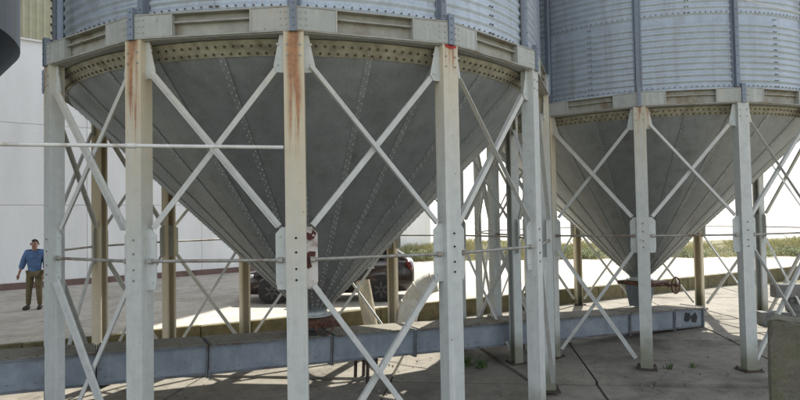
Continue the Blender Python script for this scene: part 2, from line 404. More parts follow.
# cone
CZ1, CR1, CZ0, CR0 = HR - .012, RS - .03, 1.14, .19
def cone_pt(t, a, lift=0):
    r = CR1 + (CR0 - CR1) * t; z = CZ1 + (CZ0 - CZ1) * t
    sl = Vector((CR1 - CR0, CZ1 - CZ0)).normalized(); nx, nz = sl.y, -sl.x    # outward normal in (r,z)
    r += nx * lift; z += nz * lift
    return Vector((r * math.sin(a), -r * math.cos(a), z))
NP = 28
def cone_panel():
    b = MB(); h = math.pi / NP; na, ntt = 4, 10
    vs = []
    for j in range(ntt + 1):
        t = j / ntt
        for i in range(na + 1):
            f = i / na; vs.append(cone_pt(t, -h + 2 * h * f * 1.0, .0 + .004 * f))
    for j in range(ntt + 1):
        t = j / ntt
        for i in range(na + 1):
            f = i / na; vs.append(cone_pt(t, -h + 2 * h * f, -.004 + .004 * f))
    n1 = (na + 1) * (ntt + 1); fs = []
    for j in range(ntt):
        for i in range(na):
            q = (j * (na + 1) + i, j * (na + 1) + i + 1, (j + 1) * (na + 1) + i + 1, (j + 1) * (na + 1) + i)
            fs.append(q); fs.append(tuple(n1 + k for k in q[::-1]))
    for j in range(ntt):
        for i in (0, na):
            a0, a1 = j * (na + 1) + i, (j + 1) * (na + 1) + i; fs.append((a0, a1, a1 + n1, a0 + n1))
    return b.add(vs, fs).mesh('cone_panel')
def seam_rib():                             # lapped, folded seam
    h = math.pi / NP; b = MB(); n = 10
    for j in range(n):
        t0, t1 = j / n, (j + 1) / n
        vs = []
        for t in (t0, t1):
            r = CR1 + (CR0 - CR1) * t; w = min(.034, r * .09) / r
            vs += [cone_pt(t, h - w, .0045), cone_pt(t, h - w, .011), cone_pt(t, h + w, .011), cone_pt(t, h + w, .0045)]
        b.add(vs, [(0, 1, 5, 4), (1, 2, 6, 5), (2, 3, 7, 6), (0, 4, 7, 3)])
    return b.mesh('lap_seam')
def seam_bolts():
    h = math.pi / NP; b = MB(); n = 46
    for j in range(n):
        t = .03 + .95 * j / n; r = CR1 + (CR0 - CR1) * t
        for s in ((-1, 1) if r > .7 else (0,)):
            a = h + s * .019 / r; p = cone_pt(t + (.008 if s > 0 else 0), a, .0105); d = cone_pt(t, a, .1) - cone_pt(t, a, 0)
            b.hexbolt(p, d, .0085, .009)
    return b.mesh('seam_bolts')
def collar():
    vs = []; b = MB(); n = 6
    for i in range(n + 1):
        a = -HA + 2 * HA * i / n
        vs += [cone_pt(.0, a, .006), cone_pt(.0, a, .014), cone_pt(.040, a, .014), cone_pt(.040, a, .006)]
    fs = []
    for i in range(n):
        for k in range(4): fs.append((i * 4 + k, i * 4 + (k + 1) % 4, (i + 1) * 4 + (k + 1) % 4, (i + 1) * 4 + k))
    return b.add(vs, fs).mesh('collar')
def collar_bolts():
    b = MB(); n = 17
    for i in range(n):
        for row in (0, 1):
            a = -HA + 2 * HA * (i + .25 + .5 * row) / n; t = .014 + row * .018
            p = cone_pt(t, a, .0135); d = cone_pt(t, a, .1) - cone_pt(t, a, 0); b.hexbolt(p, d, .0125, .012)
    return b.mesh('collar_bolts')
COURSE = 1.2
def shell_panel():
    pitch, amp = .10, .0085; n = 16; rows = []
    for k in range(int(COURSE / pitch)):
        for j in range(6):
            z = k * pitch + j * pitch / 6; rows.append((z, RS + amp * -math.cos(2 * math.pi * j / 6)))
    rows.append((COURSE + .012, RS - amp)); vs = []
    a0, a1 = -2 * HA, 2 * HA
    for z, r in rows:
        for i in range(n + 1):
            a = a0 + (a1 - a0) * i / n; rr = r + .003 * i / n; vs.append((rr * math.sin(a), -rr * math.cos(a), z))
    fs = [(j * (n + 1) + i, j * (n + 1) + i + 1, (j + 1) * (n + 1) + i + 1, (j + 1) * (n + 1) + i) for j in range(len(rows) - 1) for i in range(n)]
    me = MB().add(vs, fs).mesh('shell_panel')
    for p in me.polygons: p.use_smooth = True
    return me
def shell_bolts():
    b = MB(); a = 2 * HA
    for k in range(12):
        for s in (-1, 1):
            aa = a + s * .022 / RS; z = .05 + k * .1
            b.hexbolt(((RS + .009) * math.sin(aa), -(RS + .009) * math.cos(aa), z), (math.sin(aa), -math.cos(aa), 0), .010, .012)
    for i in range(36):
        aa = -2 * HA + 4 * HA * (i + .5) / 36
        b.hexbolt(((RS + .006) * math.sin(aa), -(RS + .006) * math.cos(aa), .05), (math.sin(aa), -math.cos(aa), 0), .009, .012)
    return b.mesh('panel_bolts')
def stiffener():
    r = RS + .012; H = 5 * COURSE; w = .042
    prof = [(-w - .022, -r), (-w, -r - .002), (-w + .01, -r - .05), (w - .01, -r - .05), (w, -r - .002), (w + .022, -r), (w + .022, -r + .004), (-w - .022, -r + .004)]
    b = MB().prism(prof, Z0 + .02, Z0 + H)
    for k in range(40): b.hexbolt((0, -r - .05, Z0 + .08 + k * .15), (0, -1, 0), .009, .010)
    return b.mesh('stiffener')
def roof_panel():
    b = MB(); h = HA; r1, z1, r0_, z0 = RS + .08, Z0 + 5 * COURSE - .03, .35, Z0 + 5 * COURSE + 1.6
    vs = []
    for r, z in ((r1, z1), (r0_, z0)):
        for a in (-h, h): vs.append((r * math.sin(a), -r * math.cos(a), z))
    vs += [(v[0], v[1], v[2] - .03) for v in vs]
    return b.add(vs, [(0, 1, 3, 2), (4, 6, 7, 5), (0, 4, 5, 1), (2, 3, 7, 6), (0, 2, 6, 4), (1, 5, 7, 3)]).mesh('roof_panel')
def spin(name, key, fn, mat, parent, a):
    o = obj_from(name, proto(key, fn), mat, parent); o.rotation_euler = (0, 0, a); return o
def make_silo(loc, rz, label, lower_skip, rust_gusset=(), tan=()):
    root = empty('hopper_silo', (loc[0], loc[1], 0), rz); tag(root, label, 'silo', 'hopper silos in a row')
    st = 2 * math.pi / N
    for k in range(N):
        a = k * st
        c = spin('column', 'column', column_mesh, M['column'], root, a)
        if k in (0, N - 1):
            c.data = proto('column_rust', lambda: c.data.copy()); c.data.materials.clear(); c.data.materials.append(M['column_rust'])
        if k in tan:
            c.data = proto('column_tan', lambda: c.data.copy()); c.data.materials.clear(); c.data.materials.append(M['column_tan'])
        spin('base_plate', 'base', base_plate, M['foot'], c, 0)
        tag(spin('bolts', 'colb', col_bolts, M['painted_bolt'], c, 0), kind='stuff')
        for s in (-1, 1):
            # plate on the right of column k lies in the bay to its right, at that bay's left end
            spin('top_gusset', 'tg%d' % s, gusset('top', s), M['plate'], c, s * HA)
            mg = spin('mid_gusset', 'mg%d' % s, gusset('mid', s), M['plate'], c, s * HA)
            if (k, s) in rust_gusset:
                mg.data = mg.data.copy(); mg.data.materials.clear(); mg.data.materials.append(M['plate_rust']); mg['label'] = 'gusset with peeling paint and rust'
                xx = lambda u: -(CH - .03 - u)
                for pl in ([(.06, .20), (.10, .17), (.14, .19), (.165, .24), (.13, .27), (.115, .235), (.075, .25)], [(.01, -.03), (.05, -.05), (.085, -.085), (.12, -.07), (.105, -.015), (.15, .02), (.155, .07), (.10, .075), (.055, .05), (.03, .055)]):
                    MB().prism([(xx(u), HM + w_) for u, w_ in pl], GY - .0085, GY - .0052, 'y').build('rust_patch', M['scab'], mg)
        b = a + HA
        for s in (-1, 1):
            spin('brace', 'bu%d' % s, brace(HM + .31, HR - .30, s), M['brace'], root, b)
            if k not in lower_skip: spin('brace', 'bl%d' % s, brace(.16, HM - .24, s), M['brace'], root, b)
        spin('tie_rod', 'tie', tie, M['rod'], root, b)
        rb = spin('ring_beam', 'ring', ring_beam, M['ring_in'], root, b)
        for s in (-1, 1): spin('splice_cover', 'rc%d' % s, ring_cover(s), M['ring'], rb, 0)
        spin('bottom_flange', 'soffit', soffit, M['ring'], rb, 0)
        spin('strap', 'strap', ring_post, M['stiff'], rb, -HA)
        co = spin('collar', 'collar', collar, M['collar'], root, b)
        tag(spin('collar_bolts', 'collb', collar_bolts, M['bolt'], co, 0), kind='stuff')
        spin('stiffener', 'stiff', stiffener, M['stiff'], root, a)
        spin('roof_panel', 'roof', roof_panel, M['roof'], root, b)
    for k in range(NP):
        cp = spin('cone_panel', 'cone', cone_panel, M['cone'], root, (k + .5) * 2 * math.pi / NP)
        spin('lap_seam', 'rib', seam_rib, M['cone'], cp, 0)
        tag(spin('seam_bolts', 'seamb', seam_bolts, M['cone_bolt'], cp, 0), kind='stuff')
    for c in range(5):
        for k in range(7):
            p = spin('shell_panel', 'shell', shell_panel, M['shell'], root, (2 * k + .5 + (c % 2)) * st); p.location = (0, 0, Z0 + c * COURSE)
            tag(spin('panel_bolts', 'shb', shell_bolts, M['bolt'], p, 0), kind='stuff')
    # angle ring the shell stands on
    n = 112; vs = []; fs = []
    for i in range(n):
        a = 2 * math.pi * i / n
        for r, z in ((RS + .012, Z0 - .03), (RS + .012, Z0 + .03), (RS - .05, Z0 + .03), (RS - .05, Z0 - .03)): vs.append((r * math.sin(a), -r * math.cos(a), z))
    for i in range(n):
        j = (i + 1) % n
        for k in range(4): fs.append((i * 4 + k, j * 4 + k, j * 4 + (k + 1) % 4, i * 4 + (k + 1) % 4))
    MB().add(vs, fs).build('foot_angle', M['shell'], root, True)
    # outlet: boot, flange
    ou = MB().tube([(0, 0, CZ0 + .05), (0, 0, CZ0 - .02), (0, 0, CZ0 - .06)], [.235, .2, .2], 20).tube([(0, 0, CZ0 - .085), (0, 0, CZ0 - .06)], .27, 20).build('outlet', M['cone'], root)
    return root

M['red'] = simple('red_paint', (.35, .02, .015), .6, 0, .3, 20)
S1 = (-1.3277, 8.7365); S2 = (5.152, 12.5796)
silo_a = make_silo(S1, R_(6.221), 'large near grey silo whose hopper fills the left half, conveyor beneath', {13, 1, 3, 5}, {(0, 1)}, {6, 8, 9, 10})
silo_b = make_silo(S2, R_(-21.043), 'farther corrugated silo on the right, behind and beside the near silo', {0, 2, 11}, (), {6, 8, 9})

col1 = [c for c in silo_a.children if c.name.startswith('column')][1]
MB().prism([(-.06, HR - .03), (.0, HR - .042), (.05, HR - .03), (.075, HR - .02), (.07, HR - .004), (-.07, HR - .003)], -RC - .004, -RC - .001, 'y').build('paint_mark', M['red'], col1)
# ------------------------------------------------------------------ conveyor trough
def blue_mat():
    mt, nt, b, o, s, rnd = new_mat('blue_grey_paint')
    n1 = noise(nt, s, 3.0, 7, .65); n2 = noise(nt, s, 14, 6, .6)
    col = ramp(nt, n1, [(.3, (.15, .18, .21)), (.5, (.20, .235, .275)), (.7, (.27, .30, .335))])
    col = mix(nt, math_(nt, 'MULTIPLY', sstep(nt, n2, .6, .72), .7), col, (.13, .10, .075))
    st = noise(nt, mapping(nt, s, (9, 9, 1.0)), 1, 5); col = mix(nt, math_(nt, 'MULTIPLY', sstep(nt, st, .55, .7), .4), col, (.36, .37, .36))
    nt.links.new(col, b.inputs['Base Color']); b.inputs['Roughness'].default_value = .5; b.inputs['Metallic'].default_value = .1
    bump(nt, b, n1, .01, .3); return mt
M['blue'] = blue_mat()
M['dust'] = concrete('dusty_cover', (.2, .185, .15), (.10, .08, .055), .6, 3.0, bumpd=.008)
P0, P1 = Vector((-4.55, 6.6, .57)), Vector((6.5, 12.62, .015))
cd = (P1 - P0).normalized(); P0 = P0 - cd * 2.6
side = Vector((0, 0, 1)).cross(cd).normalized(); upv = cd.cross(side)
cm = Matrix((cd, side, upv)).transposed().to_4x4(); cm.translation = P0
L = (P1 - P0).length
conv = empty('drag_conveyor'); conv.matrix_world = cm
tag(conv, 'long blue-grey trough conveyor running under both silo hoppers', 'conveyor')
Wc, Hc = .50, .40
joints = [0, 1.15, 3.55, 4.85, 6.6, 8.0, 10.1, 12.9, 14.25, L]
for a, b_ in zip(joints[:-1], joints[1:]):   # bolted trough lengths
    se = MB().box(a + .006, b_ - .006, 0, Wc, 0, Hc)
    o = se.build('trough_section', M['blue'], conv)
    f = MB()
    for x in (a + .006, b_ - .006 - .014): f.box(x, x + .014, -.035, Wc + .035, -.03, Hc + .0)
    f.box(a + .02, b_ - .02, -.045, -.002, Hc - .022, Hc - .002).box(a + .02, b_ - .02, -.012, -.0015, .004, .035)
    f.build('flange', M['flange'], o)
    cv = MB().box(a + .03, b_ - .03, -.05, Wc + .05, Hc + .002, Hc + .016); cv.build('cover', M['dust'], conv)
    bl = MB()
    x = a + .1
    while x < b_ - .1: bl.hexbolt((x, -.03, Hc + .016), (0, 0, 1), .01, .012); bl.hexbolt((x, -.001, .1), (0, -1, 0), .007, .006); x += .28
    tag(bl.build('bolts', M['bolt'], o), kind='stuff')
# end plate, then two dark blotches on the trough side near it
ep = MB().box(L, L + .02, -.04, Wc + .04, -.02, Hc + .03).build('end_plate', M['blue'], conv)
nb = MB().prism([(L - .62, .16), (L - .50, .13), (L - .40, .20), (L - .43, .31), (L - .57, .33)], -.012, -.001, 'y').prism([(L - .36, .12), (L - .22, .10), (L - .18, .22), (L - .25, .32), (L - .38, .24)], -.010, -.001, 'y').build('dark_blotches', M['tyre'], conv)
# support legs
for x in (2.2, 4.02, 7.2, 10.6):
    h = (P0 + cd * x).z
    for y in (.03, Wc - .03):
        MB().box(x - .02, x + .02, y - .02, y + .02, -h, .0).box(x + .12, x + .16, y - .02, y + .02, -h, .0).box(x - .02, x + .16, y - .02, y + .02, -.04, -.002).build('support_leg', M['foot'], conv)
# clutter on the cover: slide gate with hand wheel below the near hopper
def hand_wheel(loc, rot, rad, mat, parent):
    b = MB(); mx = rot.to_matrix().to_4x4()
    b.torus(loc, rad, rad * .09, mx, 28, 8)
    for k in range(4):
        d = mx @ Vector((math.cos(k * math.pi / 2), math.sin(k * math.pi / 2), 0)); b.tube([Vector(loc), Vector(loc) + d * rad], rad * .07, 6)
    d = mx @ Vector((0, 0, 1)); b.tube([Vector(loc) - d * rad * .2, Vector(loc) + d * rad * .3], rad * .2, 10)
    return b.build('hand_wheel', mat, parent, True)
from mathutils import Euler
def slide_gate(name, center, zt, direction, reach, wheel_r, label, mat):
    r = empty(name, (center[0], center[1], 0)); tag(r, label, 'slide gate')
    d = Vector(direction).normalized(); s = Vector((-d.y, d.x, 0)); mx = Matrix((d, s, Vector((0, 0, 1)))).transposed().to_4x4()
    z = CZ0 - .1
    MB().box(-.34, .5, -.3, .3, z - .075, z - .002, mx).build('gate_frame', M['rust'], r)
    MB().box(.5, .62, -.22, .22, z - .06, z - .03, mx).build('gate_blade', mat, r)
    # chute down to the conveyor
    vs = [mx @ Vector(p) for p in ((-.22, -.22, z - .076), (.22, -.22, z - .076), (.22, .22, z - .076), (-.22, .22, z - .076), (-.16, -.16, zt), (.16, -.16, zt), (.16, .16, zt), (-.16, .16, zt))]
    MB().add(vs, [(0, 1, 2, 3), (4, 5, 6, 7), (0, 1, 5, 4), (1, 2, 6, 5), (2, 3, 7, 6), (3, 0, 4, 7)]).build('chute', M['stiff'], r)
    b = MB().tube([mx @ Vector((.55, 0, z - .04)), mx @ Vector((reach, 0, z - .04))], .022, 8)
    for y in (-.1, .1): b.tube([mx @ Vector((.45, y, z - .04)), mx @ Vector((reach - .08, y, z - .04))], .014, 6)
    b.box(reach - .1, reach - .07, -.13, .13, z - .07, z - .01, mx)
    b.build('spindle', M['rust'], r)
    q = (d).to_track_quat('Z', 'Y')
    hand_wheel(mx @ Vector((reach, 0, z - .04)), q, wheel_r, M['rust'], r)
    return r
slide_gate('slide_gate', S1, .86, (.35, -.94, 0), .72, .12, 'rusty slide gate with hand wheel under the near hopper', M['rust'])
slide_gate('slide_gate', S2, .50, (.6, -.8, 0), .80, .165, 'rusty slide gate with spoked hand wheel under the farther right-hand hopper', M['rust'])

# ------------------------------------------------------------------ building on the left
bdir = Vector((.777, .629, 0)); bn = Vector((.629, -.777, 0))      # along wall, towards the yard
bld = empty('warehouse', (-12.35, 18.8, .395)); bld.rotation_euler = (0, 0, math.atan2(bdir.y, bdir.x))
tag(bld, 'tall white warehouse with tan ribbed upper cladding behind the near silo', 'building')
M['white'] = None
def wall_mat():
    mt, nt, b, o, s, rnd = new_mat('white_wall')
    n1 = noise(nt, mapping(nt, s, (1.2, 1.2, .25)), 1, 6, .6); n2 = noise(nt, s, 9, 5)
    col = ramp(nt, n1, [(.3, (.74, .735, .71)), (.55, (.82, .815, .80)), (.75, (.86, .855, .845))])
    col = mix(nt, math_(nt, 'MULTIPLY', sstep(nt, n2, .6, .75), .25), col, (.55, .53, .48))
    nt.links.new(col, b.inputs['Base Color']); b.inputs['Roughness'].default_value = .6; return mt
M['white'] = wall_mat()
M['tan'] = simple('tan_cladding', (.42, .40, .27), .5, 0, .12, 3)
M['plinth'] = simple('plinth_paint', (.16, .10, .085), .8, 0, .3, 4, .005)
xL, xR, dep, top, cut = -14.0, 17.9, 14.0, 28.0, 8.2  # unseen height raised and right end drawn out to shade the yard
MB().box(xL + .1, xR - .1, .1, dep - .1, .0, top - .05).build('core', M['white'], bld)
MB().box(xL, xR, -.06, .1, .0, .2).build('plinth', M['plinth'], bld)
pw = 31.9 / 8
def panel_mesh(w, h):
    me = MB().box(.005, w - .005, 0, .1, .005, h - .005).mesh('wall_panel')
    b = bmesh.new(); b.from_mesh(me); bmesh.ops.bevel(b, geom=list(b.edges), offset=.006, segments=1, affect='EDGES'); b.to_mesh(me); b.free(); return me
zrows = [.2, 2.72, 5.4, cut]
pm = [panel_mesh(pw, zrows[i + 1] - zrows[i]) for i in range(3)]
for i in range(8):
    for j in range(3):
        o = obj_from('wall_panel', pm[j], M['white'], bld); o.location = (xL + i * pw, 0, zrows[j])
rib = []
x = 0
for k in range(int(pw / .2)):
    x = k * .2; rib += [(x, 0), (x + .07, 0), (x + .09, -.035), (x + .16, -.035), (x + .18, 0)]
rib += [(pw, 0), (pw, .04), (0, .04)]
cl = MB().prism(rib, 0, top - cut).mesh('cladding_sheet')
for i in range(8):
    o = obj_from('cladding_sheet', cl, M['tan'], bld); o.location = (xL + i * pw, -.03, cut)
MB().box(xL, xR, -.10, .0, cut - .05, cut - .002).build('drip_flashing', M['white'], bld)
MB().box(xL - .2, xR + .2, -.25, dep + .2, top, top + .2).build('roof', M['tan'], bld)
for x in (9.0,):
    MB().tube([(x, -.08, .3), (x, -.08, top)], .05, 10).build('downpipe', M['stiff'], bld)

# ------------------------------------------------------------------ dark bin at the top left
bin_ = empty('hopper_bin', (-8.55, 7.1, 0)); tag(bin_, 'dark navy steel hopper bin cut off by the upper left corner', 'bin')
M['navy'] = galv_mat('navy_steel', (.034, .048, .07), .0, .6, (5, 5, .4), (.03, .03, .03), .5, spec=.12)
rb_, zb = 3.25, 5.15  # radius widened out of view so the near shell reflects something dark
body = MB(); n = 96
prof = [(rb_, 11.5), (rb_, zb), (.25, zb - 3.9)]
vs = [(r * math.cos(2 * math.pi * i / n), r * math.sin(2 * math.pi * i / n), z) for r, z in prof for i in range(n)]
fs = [(j * n + i, j * n + (i + 1) % n, (j + 1) * n + (i + 1) % n, (j + 1) * n + i) for j in range(len(prof) - 1) for i in range(n)]
fs += [tuple(range(n)), tuple(range((len(prof) - 1) * n, len(prof) * n))]
body.add(vs, fs).build('body', M['navy'], bin_)
MB().tube([(0, 0, zb - 3.9), (0, 0, zb - 4.2)], .25, 16).build('outlet', M['navy'], bin_)
for sx, sy in ((-1, -1), (-1, 1), (-.25, -1), (-.25, 1)):
    MB().box(sx * 1.3 - .08, sx * 1.3 + .08, sy * 1.3 - .08, sy * 1.3 + .08, 0, zb - .3).build('leg', M['navy'], bin_)

# ------------------------------------------------------------------ pipe to the near column
pp = MB().tube([(-4.9, 3.9, 3.115), (-3.2, 4.42, 3.118), (-1.02, 5.09, 3.135)], .0155, 10)
for p in ((-2.2, 4.728, 3.125),): pp.tube([Vector(p) - Vector((.04, .0125, 0)), Vector(p) + Vector((.04, .0125, 0))], .022, 10)
hp = pp.build('water_pipe', simple('white_pipe', (.6, .6, .57), .45, 0, .15, 10, col2=(.4, .36, .3)), smooth=True)
tag(hp, 'thin white pipe running level from the left edge to the front column', 'pipe')

# ------------------------------------------------------------------ concrete post at lower right, low wall behind
po = MB().box(-.17, .17, -.17, .17, -.2, 1.62).mesh('concrete_post')
bm = bmesh.new(); bm.from_mesh(po)
bmesh.ops.bevel(bm, geom=list(bm.edges), offset=.018, segments=2, affect='EDGES')
bmesh.ops.subdivide_edges(bm, edges=list(bm.edges), cuts=3, use_grid_fill=True)
for v in bm.verts: v.co += Vector((random.gauss(0, .004), random.gauss(0, .004), random.gauss(0, .006)))
bm.to_mesh(po); bm.free()
cp = obj_from('concrete_post', po, M['post']); cp.location = (3.36, 5.0, -.05); cp.rotation_euler = (0, 0, R_(-43))
tag(cp, 'weathered square concrete post with mossy top in the lower right corner', 'post')
lw = empty('low_wall', (8.1, 12.6, 0)); lw.rotation_euler = (0, 0, R_(-6)); tag(lw, 'low grey concrete block wall behind the post at the right edge', 'wall')
bmh = MB().box(.004, .596, 0, .25, .004, .296).mesh('block')
b = bmesh.new(); b.from_mesh(bmh); bmesh.ops.bevel(b, geom=list(b.edges), offset=.01, segments=1, affect='EDGES'); b.to_mesh(bmh); b.free()
M['block'] = concrete('wall_blocks', (.20, .20, .195), (.12, .115, .1), .6, 2)
for r in range(3):
    for k in range(9):
        o = obj_from('block', bmh, M['block'], lw); o.location = (k * .6 + (.3 if r % 2 else 0) - (.3 if r == 0 else 0), random.uniform(-.004, .004), r * .3)

# ------------------------------------------------------------------ duct pieces behind the conveyor
M['duct'] = simple('white_duct', (.66, .64, .58), .55, 0, .15, 5, col2=(.5, .44, .34))
pts = []; rr = []
for k in range(13):
    t = k / 12; a = R_(100) * t
    pts.append(Vector((.78 - .62 * math.sin(a) * 1.0 + 0, 12.0, .12 + 1.28 * math.cos(a * .62) - .12)) if False else Vector((.05 + .62 * (1 - math.cos(a * .95)) , 12.0 - .1 * t, .0 + 1.18 * math.sin(a * .88))))
    rr.append(.215)
el = MB().tube(pts, rr, 20)
elb = el.build('duct_elbow', M['duct'], smooth=False); tag(elb, 'white curved duct elbow standing behind the conveyor near the dark car', 'duct')
for k in (2, 5, 8, 11):
    d = (pts[min(k + 1, 12)] - pts[k - 1]).normalized(); q = d.to_track_quat('Z', 'Y').to_matrix().to_4x4()
    MB().torus(pts[k], .217, .012, q, 24, 6).build('seam_band', M['duct'], elb)
sp = MB().tube([(-.62, 12.15, .0), (-.83, 12.45, 1.15)], .15, 18); 
spo = sp.build('spout_pipe', simple('beige_pipe', (.45, .40, .30), .6, 0, .2, 6, col2=(.3, .24, .17))); tag(spo, 'beige pipe leaning on the kerb just right of the near hopper tip', 'pipe')
MB().torus((-.62 - .01, 12.15 + .02, .06), .155, .016, (Vector((-.21, .3, 1.15)).normalized()).to_track_quat('Z', 'Y').to_matrix().to_4x4(), 22, 6).build('rim', spo.data.materials[0], spo)

# ------------------------------------------------------------------ car
def car_mat():
    mt, nt, b, o, s, rnd = new_mat('maroon_car_paint')
    n = noise(nt, s, 4, 5); nt.links.new(ramp(nt, n, [(.35, (.018, .011, .010)), (.65, (.028, .016, .014))]), b.inputs['Base Color'])
    b.inputs['Roughness'].default_value = .28; b.inputs['Coat Weight'].default_value = .6; b.inputs['Metallic'].default_value = .2; return mt
M['car'] = car_mat()
def glass_mat():
    mt, nt, b, o, s, rnd = new_mat('car_glass'); b.inputs['Base Color'].default_value = (.012, .014, .016, 1); b.inputs['Roughness'].default_value = .06; return mt
M['glass'] = glass_mat()
M['chrome'] = simple('silver_trim', (.6, .6, .6), .25, .9, .1)
M['rimm'] = simple('wheel_alloy', (.07, .07, .07), .5, .3, .2)
M['lamp'] = simple('headlamp_lens', (.55, .58, .6), .12, .2, .1); M['tail'] = simple('tail_lamp', (.12, .012, .01), .2, 0, .1)
car = empty('parked_car', (-1.85, 15.35, .395)); tag(car, 'dark maroon hatchback parked side-on behind the near hopper', 'car')
# side profile of the body (x forward = left of the picture -> build with front at -x)
def loft(secs, name, mat, parent, smooth=True):
    n = len(secs[0]); vs = [v for s_ in secs for v in s_]; fs = []
    for j in range(len(secs) - 1):
        for i in range(n): fs.append((j * n + i, j * n + (i + 1) % n, (j + 1) * n + (i + 1) % n, (j + 1) * n + i))
    fs += [tuple(range(n))[::-1], tuple(range((len(secs) - 1) * n, len(secs) * n))]
    return MB().add(vs, fs).build(name, mat, parent, smooth)
def sec(x, w, z0, z1, tuck=.06):
    h = z1 - z0
    half = [(w * .80, z0), (w * .95, z0 + h * .12), (w, z0 + h * .4), (w * .985, z0 + h * .7), (w - tuck, z0 + h * .93), (w - tuck - .12, z1)]
    return [(x, -a, z) for a, z in half] + [(x, a, z) for a, z in half[::-1]]
bd = [(-2.22, .55, .35, .60), (-2.18, .70, .25, .68), (-2.0, .80, .22, .76), (-1.6, .86, .22, .86), (-1.1, .87, .22, .93), (-.6, .87, .22, .97), (0, .87, .22, .98), (.8, .87, .22, 1.0), (1.5, .86, .22, 1.03), (1.95, .83, .24, 1.03), (2.12, .76, .3, 1.0), (2.18, .66, .4, .92)]
loft([sec(*s_) for s_ in bd], 'body', M['car'], car)
gh = [(-.95, .74, .95, .97), (-.35, .72, .95, 1.30), (.0, .70, .95, 1.43), (.6, .70, .95, 1.47), (1.2, .70, .95, 1.43), (1.6, .71, .95, 1.33), (2.02, .72, .95, 1.04)]
def gsec(x, w, z0, z1):
    t = (z1 - z0) / .5; wt = w - .14 * t
    return [(x, -w, z0), (x, -(w + wt) / 2, (z0 + z1) / 2), (x, -wt, z1 - .02), (x, -wt + .12, z1), (x, wt - .12, z1), (x, wt, z1 - .02), (x, (w + wt) / 2, (z0 + z1) / 2), (x, w, z0)]
loft([gsec(*s_) for s_ in gh], 'cabin', M['car'], car)
def side_glass(xa, xb, name='side_window'):
    for s in (-1, 1):
        b = MB(); vs = []
        def gz(x, f):
            for (x0, w0, z00, z10), (x1, w1, z01, z11) in zip(gh[:-1], gh[1:]):
                if x0 <= x <= x1:
                    t = (x - x0) / (x1 - x0); w = w0 + (w1 - w0) * t; zt = z10 + (z11 - z10) * t; tt = (zt - .95) / .5
                    z = 1.0 + (zt - .05 - 1.0) * f; ff = (z - .95) / max(.01, zt - .95); return Vector((x, s * (w - .14 * tt * ff + .006), z))
        nseg = 6
        for i in range(nseg + 1):
            x = xa + (xb - xa) * i / nseg; vs += [gz(x, 0), gz(x, 1)]
        fs = [(2 * i, 2 * i + 2, 2 * i + 3, 2 * i + 1) for i in range(nseg)]
        MB().add(vs, fs).build(name, M['glass'], car, True)
side_glass(-.62, .28); side_glass(.36, 1.15); side_glass(1.22, 1.72)
MB().add([(-.93, -.6, .985), (-.93, .6, .985), (-.10, .48, 1.40), (-.10, -.48, 1.40)], [(0, 1, 2, 3)]).build('windscreen', M['glass'], car)
MB().add([(2.03, -.58, 1.06), (2.03, .58, 1.06), (1.66, .5, 1.31), (1.66, -.5, 1.31)], [(0, 1, 2, 3)]).build('rear_window', M['glass'], car)
for x in (-1.38, 1.34):
    for s in (-1, 1):
        rot = Matrix.Rotation(math.pi / 2, 4, 'X')
        ty = MB().torus((x, s * .79, .31), .225, .088, rot, 28, 10).build('tyre', M['tyre'], car, True)
        w = MB().tube([(x, s * .80, .31), (x, s * .86, .31)], .2, 24)
        for k in range(6):
            a = k * math.pi / 3; w.box(-.025, .025, -.01, .02, .04, .19, Matrix.Translation((x, s * .865, .31)) @ Matrix.Rotation(a, 4, 'Y'))
        w.build('rim', M['rimm'], ty)
        MB().tube([(x, s * .60, .33), (x, s * .862, .33)], .355, 28).build('wheel_arch', M['tyre'], car)
for s in (-1, 1):
    MB().tube([(-2.16, s * .62, .60), (-2.02, s * .74, .66), (-1.85, s * .80, .70)], [.05, .075, .03], 10).build('headlight', M['lamp'], car, True)
    MB().tube([(2.1, s * .70, .75), (2.05, s * .76, .92), (2.0, s * .76, 1.0)], [.05, .07, .04], 10).build('tail_light', M['tail'], car, True)
    MB().box(-.62, -.44, s * .96 - .08, s * .96 + .08, .98, 1.10).build('wing_mirror', M['car'], car)
    for x in (.12, 1.0): MB().box(x, x + .18, s * .874 - .012, s * .874 + .012, .84, .87).build('door_handle', M['chrome'], car)
MB().box(-2.235, -2.2, -.26, .26, .40, .51).build('number_plate', M['white'], car)
MB().box(-2.24, -2.12, -.5, .5, .28, .34).build('grille', M['tyre'], car)

# ------------------------------------------------------------------ person
def skin_obj(name, verts, edges, radii, mat, parent=None, root=0, sub=2):
    me = bpy.data.meshes.new(name); me.from_pydata(verts, edges, []); me.materials.append(mat)
    o = bpy.data.objects.new(name, me); link(o, parent)
    sk = o.modifiers.new('Skin', 'SKIN'); sk.use_smooth_shade = True
    for i, r in enumerate(radii):
        v = me.skin_vertices[0].data[i]; v.radius = r if isinstance(r, tuple) else (r, r); v.use_root = (i == root)
    su = o.modifiers.new('Subdivision', 'SUBSURF'); su.levels = sub; su.render_levels = sub
    return o
skin = simple('skin', (.36, .20, .14), .55, 0, .12, 12); shirt = simple('blue_shirt', (.085, .15, .29), .85, 0, .35, 9, .01, col2=(.06, .10, .21))
trous = simple('olive_trousers', (.13, .105, .055), .9, 0, .3, 8, .004); hairm = simple('dark_hair', (.018, .014, .012), .8, 0, .3, 30); shoem = simple('dark_shoes', (.03, .025, .02), .6)
PX, PY = -9.06, 14.35
